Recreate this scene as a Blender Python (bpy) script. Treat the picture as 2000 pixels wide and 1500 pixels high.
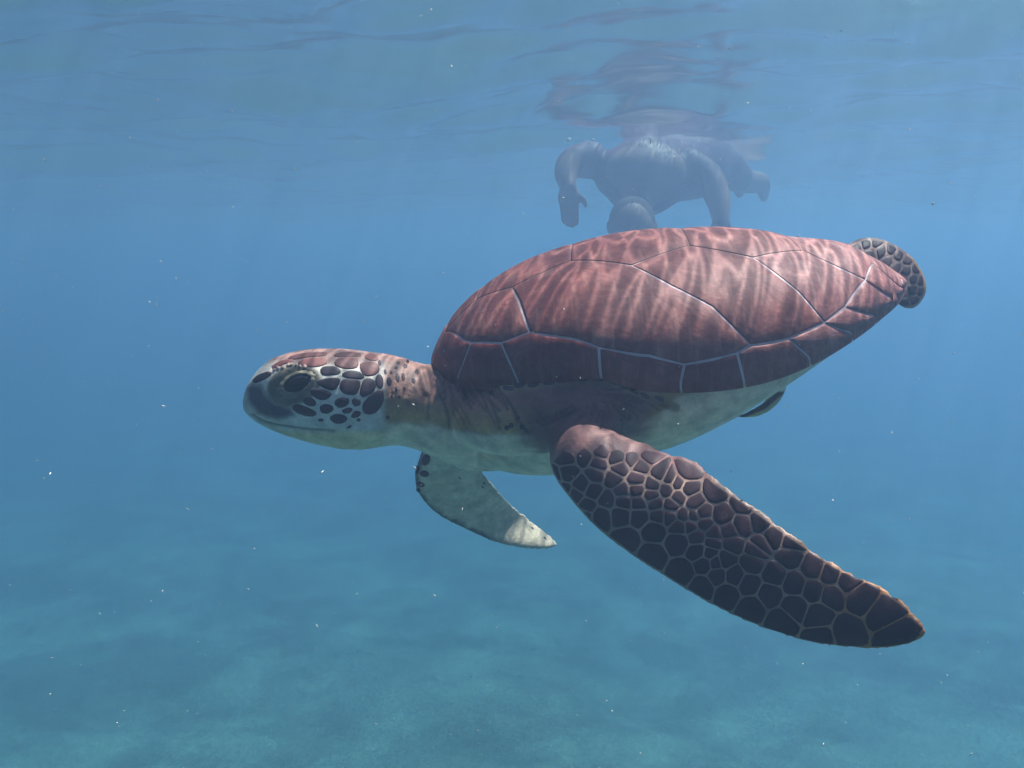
import bpy, math, random
import numpy as np
from mathutils import Vector
from mathutils.bvhtree import BVHTree

# ------------------------------------------------------------------ clear
for o in list(bpy.data.objects):
    bpy.data.objects.remove(o)
scene = bpy.context.scene
col = scene.collection
rng = np.random.default_rng(7)
random.seed(7)

# ------------------------------------------------------------------ camera
FPX = 1842.0                       # focal length in photo pixels (2000 wide)
CAM_Z = -0.45                      # about half a metre below the water surface (WATER_Z)
PITCH = math.atan(250 / FPX)       # looking slightly down
cam = bpy.data.cameras.new('camera')
cam.sensor_width = 36
cam.lens = FPX / 2000 * 36
cam.clip_start = 0.02
cam.clip_end = 400
cam_o = bpy.data.objects.new('camera', cam)
col.objects.link(cam_o)
cam_o.location = (0, 0, CAM_Z)
cam_o.rotation_euler = (math.pi / 2 - PITCH, 0, 0)
scene.camera = cam_o

# ------------------------------------------------------------------ sky, sun, exposure
SUN_EL, SUN_AZ = math.radians(65), math.radians(52)    # azimuth from +Y towards +X
world = bpy.data.worlds.new('World')
scene.world = world
world.use_nodes = True
wn = world.node_tree.nodes
wl = world.node_tree.links
sky = wn.new('ShaderNodeTexSky')
sky.sky_type = 'NISHITA'
sky.sun_disc = False
sky.sun_elevation = SUN_EL
sky.sun_rotation = SUN_AZ
wn['Background'].inputs['Strength'].default_value = 0.05
wl.new(sky.outputs[0], wn['Background'].inputs['Color'])
sun = bpy.data.lights.new('sun', 'SUN')
sun.energy = 5.0
sun.angle = math.radians(0.3)
sun.color = (1.0, 0.88, 0.83)
sun_o = bpy.data.objects.new('sun', sun)
col.objects.link(sun_o)
S = Vector((math.cos(SUN_EL) * math.sin(SUN_AZ), math.cos(SUN_EL) * math.cos(SUN_AZ), math.sin(SUN_EL)))
sun_o.rotation_euler = S.to_track_quat('Z', 'Y').to_euler()
sun_o.location = (2, 2, 6)
vs = scene.view_settings
vs.view_transform = 'Standard'
vs.look = 'None'
vs.exposure = 1.9
vs.gamma = 1.0
vs.use_curve_mapping = False
cy = scene.cycles
cy.use_denoising = True
cy.max_bounces = 4
cy.use_light_tree = False
cy.diffuse_bounces = 2
cy.glossy_bounces = 2
cy.transmission_bounces = 3
cy.volume_bounces = 1
cy.transparent_max_bounces = 6
cy.sample_clamp_indirect = 6.0
cy.caustics_reflective = False
cy.caustics_refractive = False

# ------------------------------------------------------------------ pixel <-> space
_cp, _sp = math.cos(PITCH), math.sin(PITCH)
CAM = np.array([0, 0, CAM_Z])
def U(px, py, d):
    """photo pixel + distance along the optical axis -> world point"""
    x = (px - 1000) / FPX * d
    u = (750 - py) / FPX * d
    return np.array([x, d * _cp + u * _sp, CAM_Z - d * _sp + u * _cp])
def proj(P):
    P = np.asarray(P, float) - CAM
    d = P[..., 1] * _cp - P[..., 2] * _sp
    u = P[..., 1] * _sp + P[..., 2] * _cp
    return np.stack([1000 + FPX * P[..., 0] / d, 750 - FPX * u / d, d], -1)

# ------------------------------------------------------------------ helpers
def empty(name, loc=(0, 0, 0)):
    o = bpy.data.objects.new(name, None)
    col.objects.link(o)
    o.location = loc
    o.empty_display_size = 0.05
    return o
def tag(o, label=None, cat=None, group=None, kind=None):
    if label: o['label'] = label
    if cat: o['category'] = cat
    if group: o['group'] = group
    if kind: o['kind'] = kind
    return o
def mesh(name, verts, faces, mat=None, parent=None, smooth=True):
    me = bpy.data.meshes.new(name)
    me.from_pydata([tuple(map(float, v)) for v in verts], [], [tuple(int(i) for i in f) for f in faces])
    me.update()
    if smooth:
        me.polygons.foreach_set('use_smooth', [True] * len(me.polygons))
    o = bpy.data.objects.new(name, me)
    col.objects.link(o)
    if mat: me.materials.append(mat)
    if parent: 
        o.parent = parent
        o.matrix_parent_inverse = parent.matrix_basis.inverted()
    return o
class MB:
    def __init__(s): s.v = []; s.f = []
    def add(s, v, f):
        n = len(s.v)
        s.v += [tuple(p) for p in v]
        s.f += [tuple(i + n for i in q) for q in f]
def loft(mb, rings):
    """closed tube through rings (arrays of N points), ends capped with fans"""
    N = len(rings[0]); v = []; f = []
    for r in rings: v += list(r)
    R = len(rings)
    for i in range(R - 1):
        for j in range(N):
            a, b = i * N + j, i * N + (j + 1) % N
            f.append((a, b, b + N, a + N))
    v.append(np.mean(rings[0], 0)); v.append(np.mean(rings[-1], 0))
    c0, c1 = R * N, R * N + 1
    for j in range(N):
        f.append((c0, (j + 1) % N, j))
        f.append((c1, (R - 1) * N + j, (R - 1) * N + (j + 1) % N))
    # outward orientation by signed volume
    V = np.array(v); vol = 0
    for q in f:
        for k in range(1, len(q) - 1):
            vol += np.dot(V[q[0]], np.cross(V[q[k]], V[q[k + 1]]))
    if vol < 0: f = [tuple(reversed(q)) for q in f]
    mb.add(v, f)
def ell(C, ax, N=28, M=18):
    C = np.asarray(C, float); ax = np.asarray(ax, float)
    if ax.ndim == 1: ax = np.diag(ax)
    rings = []
    for i in range(M):
        a = math.pi * (i + .5) / M
        rings.append(np.array([C + ax[2] * math.cos(a) + math.sin(a) * (ax[0] * math.cos(2 * math.pi * j / N) + ax[1] * math.sin(2 * math.pi * j / N)) for j in range(N)]))
    return rings
def tube(pts, rad, N=20, sub=5):
    """rings of a round tapered tube along smoothed points"""
    pts = np.array(pts, float); rad = np.array(rad, float)
    t = np.arange(len(pts)); tt = np.linspace(0, len(pts) - 1, (len(pts) - 1) * sub + 1)
    P = np.stack([herm(t, pts[:, k], tt) for k in range(3)], -1)
    R = np.maximum(herm(t, rad, tt), .002)
    T = np.gradient(P, axis=0); T /= np.linalg.norm(T, axis=1)[:, None]
    up = np.array([.13, .21, .97]); rings = []
    for p, r, d in zip(P, R, T):
        a = np.cross(d, up); a /= np.linalg.norm(a); b = np.cross(d, a)
        rings.append(np.array([p + r * (a * math.cos(2 * math.pi * j / N) + b * math.sin(2 * math.pi * j / N)) for j in range(N)]))
    # round ends
    def cap(p, r, d):
        out = []
        for k in (.5, .85):
            q = math.sqrt(1 - k * k)
            out.append((p + d * r * k, q))
        return out
    first = [rings[0] * 0 + 0 for _ in ()]
    p, r, d = P[0], R[0], -T[0]
    pre = [np.array([p + d * r * k + (x - p) * math.sqrt(1 - k * k) for x in rings[0]]) for k in (.9, .5)]
    p, r, d = P[-1], R[-1], T[-1]
    post = [np.array([p + d * r * k + (x - p) * math.sqrt(1 - k * k) for x in rings[-1]]) for k in (.5, .9)]
    return pre + rings + post
def herm(T, F, t):
    T = np.array(T, float); F = np.array(F, float); m = np.gradient(F, T); t = np.asarray(t, float)
    i = np.clip(np.searchsorted(T, t, side='right') - 1, 0, len(T) - 2)
    h = T[i + 1] - T[i]; x = (t - T[i]) / h
    return (1 + 2 * x) * (1 - x) ** 2 * F[i] + x * (1 - x) ** 2 * h * m[i] + x * x * (3 - 2 * x) * F[i + 1] + x * x * (x - 1) * h * m[i + 1]
def remesh(mb, voxel, smooth_it=3):
    """union of overlapping closed pieces as ONE continuous surface"""
    me = bpy.data.meshes.new('tmp')
    me.from_pydata([tuple(map(float, v)) for v in mb.v], [], mb.f)
    o = bpy.data.objects.new('tmp', me); col.objects.link(o)
    m = o.modifiers.new('r', 'REMESH'); m.mode = 'VOXEL'; m.voxel_size = voxel; m.adaptivity = 0
    dg = bpy.context.evaluated_depsgraph_get()
    ev = o.evaluated_get(dg).to_mesh()
    n = len(ev.vertices); V = np.empty(n * 3); ev.vertices.foreach_get('co', V); V = V.reshape(-1, 3).copy()
    E = np.empty(len(ev.edges) * 2, int); ev.edges.foreach_get('vertices', E); E = E.reshape(-1, 2).copy()
    Fc = [tuple(p.vertices) for p in ev.polygons]
    o.evaluated_get(dg).to_mesh_clear()
    bpy.data.objects.remove(o); bpy.data.meshes.remove(me)
    V = lap(V, E, smooth_it)
    return V, E, Fc
def lap(V, E, it, lam=.5, w=None):
    n = len(V); cnt = np.bincount(E.ravel(), minlength=n)[:, None]
    for _ in range(it):
        A = np.zeros_like(V)
        for k in range(3):
            A[:, k] = np.bincount(E[:, 0], V[E[:, 1], k], n) + np.bincount(E[:, 1], V[E[:, 0], k], n)
        D = (A / np.maximum(cnt, 1) - V) * lam
        V = V + (D if w is None else D * w[:, None])
    return V
def color_attr(o, rgb, name='pigment'):
    a = o.data.color_attributes.new(name, 'FLOAT_COLOR', 'POINT')
    c = np.ones((len(rgb), 4)); c[:, :3] = rgb
    a.data.foreach_set('color', c.ravel())
def sst(a, b, x):
    t = np.clip((x - a) / (b - a), 0, 1); return t * t * (3 - 2 * t)
def inpoly(x, y, poly):
    poly = np.array(poly, float); r = np.zeros(np.shape(x), bool); j = len(poly) - 1
    for i in range(len(poly)):
        xi, yi = poly[i]; xj, yj = poly[j]
        c = ((yi > y) != (yj > y)) & (x < (xj - xi) * (y - yi) / (yj - yi + 1e-12) + xi)
        r ^= c; j = i
    return r
def segdist(x, y, a, b):
    ax, ay = a; bx, by = b; dx, dy = bx - ax, by - ay
    t = np.clip(((x - ax) * dx + (y - ay) * dy) / (dx * dx + dy * dy + 1e-9), 0, 1)
    return np.hypot(x - ax - t * dx, y - ay - t * dy)
def polydist(x, y, pts):
    r = np.full(np.shape(x), 1e9)
    for a, b in zip(pts[:-1], pts[1:]): r = np.minimum(r, segdist(x, y, a, b))
    return r

# ------------------------------------------------------------------ materials
class NT:
    def __init__(s, name):
        s.m = bpy.data.materials.new(name); s.m.use_nodes = True
        s.n = s.m.node_tree.nodes; s.l = s.m.node_tree.links
        s.p = s.n.get('Principled BSDF'); s.out = s.n.get('Material Output')
    def node(s, t, **kw):
        x = s.n.new(t)
        for k, v in kw.items(): setattr(x, k, v)
        return x
    def noise(s, scale, vec=None, detail=4, rough=.55, dist=0):
        x = s.node('ShaderNodeTexNoise'); x.inputs['Scale'].default_value = scale
        x.inputs['Detail'].default_value = detail; x.inputs['Roughness'].default_value = rough
        x.inputs['Distortion'].default_value = dist
        if vec is not None: s.l.new(vec, x.inputs['Vector'])
        return x.outputs['Fac']
    def ramp(s, fac, stops):
        r = s.node('ShaderNodeValToRGB'); e = r.color_ramp.elements
        while len(e) < len(stops): e.new(.5)
        for q, (p, c) in zip(e, stops):
            q.position = p; q.color = (*c, 1) if len(c) == 3 else c
        s.l.new(fac, r.inputs[0]); return r.outputs[0]
    def mix(s, a, b, f, mode='MIX'):
        x = s.node('ShaderNodeMix', data_type='RGBA', blend_type=mode)
        for v, k in ((f, 0), (a, 6), (b, 7)):
            if hasattr(v, 'links'): s.l.new(v, x.inputs[k])
            elif k == 0: x.inputs[k].default_value = v
            else: x.inputs[k].default_value = (*v, 1)
        return x.outputs[2]
    def math(s, op, a, b=0.0, clamp=False):
        x = s.node('ShaderNodeMath', operation=op); x.use_clamp = clamp
        for v, k in ((a, 0), (b, 1)):
            if hasattr(v, 'links'): s.l.new(v, x.inputs[k])
            else: x.inputs[k].default_value = v
        return x.outputs[0]
    def mapping(s, scale, rot=(0, 0, 0), src='Object', loc=(0, 0, 0)):
        t = s.node('ShaderNodeTexCoord'); m = s.node('ShaderNodeMapping')
        m.inputs['Scale'].default_value = scale; m.inputs['Rotation'].default_value = rot
        m.inputs['Location'].default_value = loc
        s.l.new(t.outputs[src], m.inputs['Vector']); return m.outputs[0]
    def bump(s, h, strength, dist=.002):
        b = s.node('ShaderNodeBump'); b.inputs['Strength'].default_value = strength
        b.inputs['Distance'].default_value = dist
        s.l.new(h, b.inputs['Height']); s.l.new(b.outputs[0], s.p.inputs['Normal'])
    def base(s, c, rough=.5, spec=.4):
        if hasattr(c, 'links'): s.l.new(c, s.p.inputs['Base Color'])
        else: s.p.inputs['Base Color'].default_value = (*c, 1)
        s.p.inputs['Roughness'].default_value = rough
        s.p.inputs['Specular IOR Level'].default_value = spec
        return s.m

def mat_skin():
    k = NT('turtle_skin')
    a = k.node('ShaderNodeAttribute', attribute_name='pigment')
    v = k.mapping((1, 1, 1))
    n = k.noise(60, v, 6); n2 = k.noise(320, v, 3)
    c = k.mix(a.outputs['Color'], k.ramp(n, [(.3, (.62, .62, .62)), (.7, (1.25, 1.22, 1.2))]), 1.0, 'MULTIPLY')
    c = k.mix(c, k.ramp(n2, [(.35, (.8, .8, .8)), (.65, (1.1, 1.1, 1.1))]), .6, 'MULTIPLY')
    h = k.math('ADD', k.math('MULTIPLY', n2, .5), k.noise(140, v, 5))
    k.bump(h, .35, .002)
    return k.base(c, .55, .25)
def mat_scute(name='carapace_scute', tint=None):
    k = NT(name)
    a = k.node('ShaderNodeAttribute', attribute_name='ray')
    oi = k.node('ShaderNodeObjectInfo')
    add = k.node('ShaderNodeVectorMath', operation='ADD'); k.l.new(a.outputs['Vector'], add.inputs[0])
    sc = k.node('ShaderNodeVectorMath', operation='SCALE'); sc.inputs[0].default_value = (13, 7, 5)
    k.l.new(oi.outputs['Random'], sc.inputs['Scale']); k.l.new(sc.outputs[0], add.inputs[1])
    rays = k.noise(7, add.outputs[0], 5, .65)
    v = k.mapping((1, 1, 1))
    blot = k.noise(28, v, 6, .6)
    fine = k.noise(240, v, 4)
    c = k.ramp(rays, [(.32, (.17, .044, .040)), (.52, (.25, .075, .064)), (.72, (.36, .135, .115))])
    c = k.mix(c, (.155, .038, .038), k.ramp(blot, [(.42, (0, 0, 0)), (.66, (.7, .7, .7))]))
    c = k.mix(c, k.ramp(fine, [(.3, (.75, .75, .75)), (.7, (1.2, 1.2, 1.2))]), .8, 'MULTIPLY')
    st = k.noise(1.0, k.mapping((190, 26, 26), rot=(0, 0, .15)), 4, .6)
    c = k.mix(c, (.44, .21, .17), k.ramp(st, [(.52, (0, 0, 0)), (.72, (.55, .55, .55))]))
    if tint: c = k.mix(c, tint, 1.0, 'MULTIPLY')
    k.bump(k.math('ADD', k.math('MULTIPLY', rays, .4), k.math('MULTIPLY', fine, .35)), .3, .0025)
    return k.base(c, .62, .24)
def mat_seam():
    k = NT('carapace_seam')
    v = k.mapping((1, 1, 1)); n = k.noise(70, v, 4)
    a = k.node('ShaderNodeAttribute', attribute_name='pigment')
    c = k.mix(a.outputs['Color'], k.ramp(n, [(.3, (.75, .75, .75)), (.7, (1.2, 1.2, 1.2))]), 1.0, 'MULTIPLY')
    return k.base(c, .6, .2)
def mat_scale(name, c0, c1, rough=.6):
    k = NT(name)
    oi = k.node('ShaderNodeObjectInfo'); v = k.mapping((1, 1, 1))
    n = k.noise(120, v, 5)
    c = k.mix(c0, c1, n)
    g = k.ramp(oi.outputs['Random'], [(0, (.65, .65, .65)), (1, (1.4, 1.35, 1.3))])
    c = k.mix(c, g, 1.0, 'MULTIPLY')
    k.bump(k.noise(420, v, 3), .2, .001)
    return k.base(c, rough, .2)
def plain(name, c, rough=.5, spec=.4, n=40, amt=.25):
    k = NT(name); v = k.mapping((1, 1, 1))
    c2 = k.mix(c, k.ramp(k.noise(n, v, 5), [(.3, (1 - amt,) * 3), (.7, (1 + amt,) * 3)]), 1.0, 'MULTIPLY')
    return k.base(c2, rough, spec)
M_skin, M_scute, M_seam = mat_skin(), mat_scute(), mat_seam()
M_marg = mat_scute('marginal_scute', (.72, .46, .52))
M_rear = mat_scute('sunlit_rear_scute', (1.35, 1.65, 1.75))  # paler tint puts the strong sun on the rear plates into their colour
M_flip = mat_scale('flipper_scale', (.026, .011, .016), (.060, .024, .030))
M_head = mat_scale('head_scale', (.020, .013, .020), (.045, .026, .032))
M_crown = mat_scale('crown_scale', (.105, .036, .036), (.19, .072, .066))

# ------------------------------------------------------------------ water surface
WATER_Z = .09
def water_height(X, Y):
    h = np.full_like(X, WATER_Z); r = np.random.default_rng(3)
    for lam, amp, n in ((3.1, .022, 3), (1.35, .014, 4), (.62, .0066, 5), (.31, .0032, 6), (.17, .0013, 6)):
        for k in range(n):
            th = math.radians(75) + r.normal() * .55          # crests run mostly across the view
            L = lam * (0.8 + .45 * r.random()); p = r.random() * 6.28
            ph = (X * math.cos(th) + Y * math.sin(th)) * 2 * math.pi / L + p
            h += amp * (np.sin(ph) + .22 * np.cos(2 * ph))
    return h
def graded(lo, hi, c, fine, grow):
    """1D grid that is fine round c and coarsens outwards"""
    out = [c]; s = fine
    while out[-1] < hi: out.append(out[-1] + s); s = fine + grow * abs(out[-1] - c)
    neg = [c]; s = fine
    while neg[-1] > lo: neg.append(neg[-1] - s); s = fine + grow * abs(neg[-1] - c)
    return np.array(neg[:0:-1] + out)
def grid(name, xs, ys, zf, mat):
    X, Y = np.meshgrid(xs, ys); Z = zf(X, Y); nx = len(xs)
    V = np.stack([X, Y, Z], -1).reshape(-1, 3)
    i = (np.arange(len(ys) - 1)[:, None] * nx + np.arange(nx - 1)[None]).ravel()
    return mesh(name, V, np.stack([i, i + 1, i + 1 + nx, i + nx], -1), mat)
def mat_water():
    k = NT('water_surface')
    k.n.remove(k.p)
    v = k.mapping((1, 1, 1), src='Object')
    # light focused and spread by the ripples: how much of the sun gets through
    w = k.mapping((74, 15, 1), rot=(0, 0, math.radians(20)))
    dn = k.node('ShaderNodeTexNoise', noise_dimensions='2D'); dn.inputs['Scale'].default_value = .55; dn.inputs['Detail'].default_value = 1
    k.l.new(w, dn.inputs['Vector'])
    ad = k.node('ShaderNodeVectorMath', operation='MULTIPLY_ADD')
    k.l.new(dn.outputs['Color'], ad.inputs[0]); ad.inputs[1].default_value = (2.3, 2.3, 0); k.l.new(w, ad.inputs[2])
    vo = k.node('ShaderNodeTexVoronoi', feature='DISTANCE_TO_EDGE', voronoi_dimensions='2D'); vo.inputs['Scale'].default_value = 1.0
    k.l.new(ad.outputs[0], vo.inputs['Vector'])
    web = k.ramp(vo.outputs['Distance'], [(0, (1, 1, 1)), (.07, (.85, .85, .85)), (.15, (.46, .46, .46)), (.4, (.31, .31, .31))])
    broad = k.ramp(k.noise(3.2, v, 1), [(.35, (.75, .75, .75)), (.62, (1, 1, 1))])
    tint = k.mix(web, broad, 1.0, 'MULTIPLY')
    tr = k.node('ShaderNodeBsdfTransparent'); k.l.new(tint, tr.inputs['Color'])
    gl = k.node('ShaderNodeBsdfGlossy'); gl.inputs['Roughness'].default_value = .2
    fr = k.node('ShaderNodeFresnel'); fr.inputs['IOR'].default_value = 1.33
    mx = k.node('ShaderNodeMixShader')
    k.l.new(fr.outputs[0], mx.inputs[0]); k.l.new(tr.outputs[0], mx.inputs[1]); k.l.new(gl.outputs[0], mx.inputs[2])
    k.l.new(mx.outputs[0], k.out.inputs['Surface'])
    return k.m
water = grid('water_surface', graded(-60, 60, .3, .035, .012), graded(-60, 60, 2.6, .03, .012), water_height, mat_water())
tag(water, 'rippled underside of the sea surface', kind='structure')

# ------------------------------------------------------------------ sea bed
FLOOR_Z = -3.2
def bed_height(X, Y):
    r = np.random.default_rng(11); h = np.zeros_like(X)
    for lam, amp, n in ((5, .07, 3), (1.8, .02, 5), (.7, .008, 7), (.3, .004, 9)):
        for k in range(n):
            th = r.random() * 6.28; L = lam * (.7 + .6 * r.random())
            h += amp / math.sqrt(n) * np.sin((X * math.cos(th) + Y * math.sin(th)) * 6.283 / L + r.random() * 6.28)
    return FLOOR_Z + h
def mat_bed():
    k = NT('sea_bed_sand'); v = k.mapping((1, 1, 1))
    patch = k.noise(1.15, v, 8, .62, .6); mid = k.noise(4.5, v, 7, .65); fine = k.noise(60, v, 4)
    sand = k.mix((.26, .26, .18), (.40, .39, .28), mid)
    alga = k.mix((.07, .085, .055), (.16, .16, .10), mid)
    f = k.math('ADD', k.math('MULTIPLY', patch, .72), k.math('MULTIPLY', mid, .28))
    c = k.mix(sand, alga, k.ramp(f, [(.40, (0, 0, 0)), (.58, (.85, .85, .85))]))
    c = k.mix(c, k.ramp(fine, [(.3, (.75, .75, .75)), (.7, (1.15, 1.15, 1.15))]), 1.0, 'MULTIPLY')
    k.bump(k.math('ADD', mid, k.math('MULTIPLY', fine, .3)), .35, .04)
    return k.base(c, .95, .1)
bed = grid('sea_bed', graded(-60, 60, 0, .06, .03), graded(-60, 60, 5, .06, .03), bed_height, mat_bed())
tag(bed, 'pale sandy sea bed with dark algae patches', kind='structure')

# ------------------------------------------------------------------ the turtle: carapace shape
LEN, WID, HGT = .415, .1619, .0783
ZM = [-.0048, -.0046, -.0226, -.0013]
YAW, PIT, ROL = -.1075, .1645, .1464
CEN = np.array([.1309, .8251, -.5033])
TB = [0, .02, .05, .1, .2, .3, .4, .5, .6, .7, .8, .9, .96, 1]
FB = [0, .28, .45, .62, .83, .95, 1., .99, .94, .84, .67, .42, .22, 0.]
TZ = [0, .05, .1, .2, .3, .4, .5, .6, .7, .8, .9, 1]
FZ = [-.062, .317, .532, .778, .9, .953, .946, .886, .778, .605, .423, -.022]
def _rot():
    c, s = math.cos(ROL), math.sin(ROL); Rx = np.array([[1, 0, 0], [0, c, -s], [0, s, c]])
    c, s = math.cos(PIT), math.sin(PIT); Ry = np.array([[c, 0, -s], [0, 1, 0], [s, 0, c]])
    c, s = math.cos(YAW), math.sin(YAW); Rz = np.array([[c, -s, 0], [s, c, 0], [0, 0, 1]])
    return Rz @ Ry @ Rx
TROT = _rot()
def l2w(P): return np.asarray(P) @ TROT.T + CEN
def w2l(P): return (np.asarray(P) - CEN) @ TROT
def bwid(t): return WID * np.maximum(herm(TB, FB, t), 0)
def zmar(t): return herm([0, .3, .65, 1], ZM, t) + .010 * np.exp(-((np.asarray(t) - .35) / .07) ** 2)
def shell(t, s, off=0.0):
    """carapace point: t 0..1 front to rear, s -1..1 margin to margin (s<0 is the camera side)"""
    t = np.asarray(t, float); s = np.asarray(s, float)
    b = bwid(t); zm = zmar(t); zc = np.maximum(HGT * herm(TZ, FZ, t), zm)
    a = np.abs(s) * math.pi / 2
    P = np.stack([LEN * (t - .5), np.sign(s) * b * np.sin(a), zm + (zc - zm) * np.maximum(np.cos(a), 0) ** .85], -1)
    if np.any(off):
        C = np.array([0, 0, -.05]); d = P - C; d[..., 0] *= .6
        d /= np.linalg.norm(d, axis=-1)[..., None]
        P = P + d * np.asarray(off)[..., None]
    return P

turtle = empty('sea_turtle', tuple(CEN))
tag(turtle, 'young sea turtle with reddish brown shell gliding left just below the surface', 'turtle')

# base of the carapace (pale seams show between the scutes)
def carapace():
    nt, ns = 90, 60
    tt = .5 - .5 * np.cos(np.linspace(0, 1, nt) * math.pi); ss = np.linspace(-1, 1, ns)
    T, S_ = np.meshgrid(tt, ss, indexing='ij')
    top = l2w(shell(T, S_))
    bl = shell(T, S_ * .985); 
    w = np.abs(S_) ** 6
    bl[..., 2] = (zmar(T) - .004) * 1.0 + 0 * w
    bot = l2w(bl)
    V = np.concatenate([top.reshape(-1, 3), bot.reshape(-1, 3)]); F = []; n = nt * ns
    for i in range(nt - 1):
        for j in range(ns - 1):
            a = i * ns + j; F.append((a, a + ns, a + ns + 1, a + 1)); a += n; F.append((a, a + 1, a + ns + 1, a + ns))
        for j, d in ((0, 1), (ns - 1, -1)):
            a, b = i * ns + j, (i + 1) * ns + j
            F.append((a, a + n, b + n, b) if d > 0 else (a, b, b + n, a + n))
    o = mesh('carapace', V, F, M_seam, turtle)
    w = (sst(.26, .5, np.abs(S_)) * sst(.05, .13, T)).reshape(-1, 1)
    cc = np.array([[.30, .15, .135]]) * (1 - w) + np.array([[.58, .45, .48]]) * w
    color_attr(o, np.concatenate([cc, cc * 0 + np.array([[.5, .45, .33]])]))
    return o
cara = carapace()
cara['label'] = 'domed reddish brown shell of large plates with pale seams'

# scute outlines in (t, |s|)
CM = [(.05, 0), (.055, .30), (.085, .47), (.112, .62), (.13, .67), (.195, .73), (.25, .695), (.372, .875), (.455, .878), (.512, .92),
      (.605, .89), (.63, .865), (.70, .875), (.772, .85), (.82, .80), (.878, .63), (.915, .36), (.925, 0)]
VS = [(.055, .30), (.13, .19), (.215, .29), (.335, .21), (.45, .36), (.565, .23), (.675, .36), (.78, .25), (.878, .63)]
def cm(a, b):
    ts = [p[0] for p in CM]; return CM[ts.index(a):ts.index(b) + 1]
def vsx(a, b):
    ts = [p[0] for p in VS]; return VS[ts.index(a):ts.index(b) + 1]
sep12, sep23, sep34 = [(.25, .695), (.232, .45), (.215, .29)], [(.63, .865), (.575, .655), (.512, .52), (.45, .36)], [(.772, .85), (.735, .62), (.675, .36)]
costals = [cm(.055, .25) + sep12[1:] + [(.13, .19)],
           cm(.25, .63) + sep23[1:] + [(.335, .21)] + sep12[::-1][:-1],
           cm(.63, .772) + sep34[1:] + [(.565, .23)] + sep23[::-1][:-1],
           cm(.772, .878) + [(.78, .25)] + sep34[::-1][:-1]]
marg = [(.055, .015), (.13, .088), (.195, .218), (.372, .368), (.512, .500), (.605, .61), (.70, .735), (.772, .828), (.82, .885), (.878, .94), (.915, .978)]
def arc(t0, t1, n=5): return [(t0 + (t1 - t0) * k / n, 1.0) for k in range(n + 1)]
margs = []
for (a, ea), (b, eb) in zip(marg[:-1], marg[1:]):
    margs.append(cm(a, b) + arc(eb, ea))
verts_ = []
vt = [.05, .13, .335, .565, .78, .925]
half = {.05: [(.05, 0), (.055, .30)], .925: []}
def vert_poly(i):
    a, b = vt[i], vt[i + 1]
    if i == 0: side = [(.05, .0), (.055, .30), (.13, .19)]
    elif i == 4: side = [(.78, .25), (.878, .63), (.915, .36), (.925, 0)]
    else: side = vsx(a, b)
    return side
def insert(poly, n):
    P = np.array(poly, float); out = []
    seg = np.linalg.norm((np.roll(P, -1, 0) - P) * np.array([2.5, 1]), axis=1); tot = seg.sum()
    for i in range(len(P)):
        k = max(1, int(round(seg[i] / tot * n)))
        for j in range(k): out.append(P[i] + (P[(i + 1) % len(P)] - P[i]) * j / k)
    return np.array(out)
def scute(poly, h=.0009, gap=.0016, sgn=-1, grow=(.25, -.15), mat=None):
    B = insert(poly, 64); N = len(B)
    # metric so the seam keeps an even width
    c0 = B.mean(0)
    ext = B.max(0) - B.min(0)
    c = c0 + np.array([ext[0] * grow[0] * .5, ext[1] * grow[1] * .5])
    rings, hs, = [], []
    W3 = shell(B[:, 0], np.clip(B[:, 1], -1, 1)); C3 = shell(np.array([c[0]]), np.array([c[1]]))[0]
    size = np.linalg.norm(W3 - C3, axis=1)
    f0 = np.maximum(1 - gap / size, .6)
    dm = max(.6, min(1.0, (float(size.mean()) / .045) ** 2))          # big plates are slightly domed
    prof = [(1.0, -.0016), (1.0, h * .45), (.975, h * .8), (.93, h + .0002 * dm), (.8, h + .0007 * dm), (.62, h + .0011 * dm), (.42, h + .0014 * dm), (.22, h + .0015 * dm)]
    V = []; ray = []
    for f, hh in prof:
        q = c + (B - c) * (f0 * f)[:, None]
        on_edge = np.abs(B[:, 1]) > .999
        q[on_edge, 1] = np.sign(B[on_edge, 1])
        pt = shell(q[:, 0], sgn * -1 * q[:, 1] * -1 if False else q[:, 1] * 1.0, np.full(N, hh))
        if hh < 0:
            pt[on_edge] = shell(q[:, 0], q[:, 1], np.full(N, h * .45))[on_edge] + np.array([0, 0, -.0052])
        V.append(pt)
        d = (W3 - C3); d = d / np.linalg.norm(d, axis=1)[:, None]
        ray.append(d * max(f, .5) + f * .12)
    V.append(shell(np.array([c[0]]), np.array([c[1]]), np.array([h + .0015 * dm]))); ray.append(np.zeros((1, 3)))
    V = np.concatenate(V); ray = np.concatenate(ray)
    if sgn < 0: V = V * np.array([1, -1, 1])
    F = []
    K = len(prof)
    for i in range(K - 1):
        for j in range(N):
            a, b = i * N + j, i * N + (j + 1) % N
            F.append((a, b, b + N, a + N))
    for j in range(N): F.append(((K - 1) * N + j, (K - 1) * N + (j + 1) % N, K * N))
    # orient outwards
    v = V[[F[-1][0], F[-1][1], F[-1][2]]]
    nrm = np.cross(v[1] - v[0], v[2] - v[0])
    if np.dot(nrm, v[0] - np.array([v[0][0], 0, -.05])) < 0: F = [tuple(reversed(q)) for q in F]
    o = mesh('scute', l2w(V), F, mat or M_scute, cara)
    a = o.data.attributes.new('ray', 'FLOAT_VECTOR', 'POINT'); a.data.foreach_set('vector', ray.ravel())
    return o
for sgn in (-1, 1):
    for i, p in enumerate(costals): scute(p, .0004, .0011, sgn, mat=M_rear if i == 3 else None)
    for i, p in enumerate(margs): scute(p, .0008, .0011, sgn, (.0, .2), M_marg if i < 5 else M_scute if i < 6 else M_rear)
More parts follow.
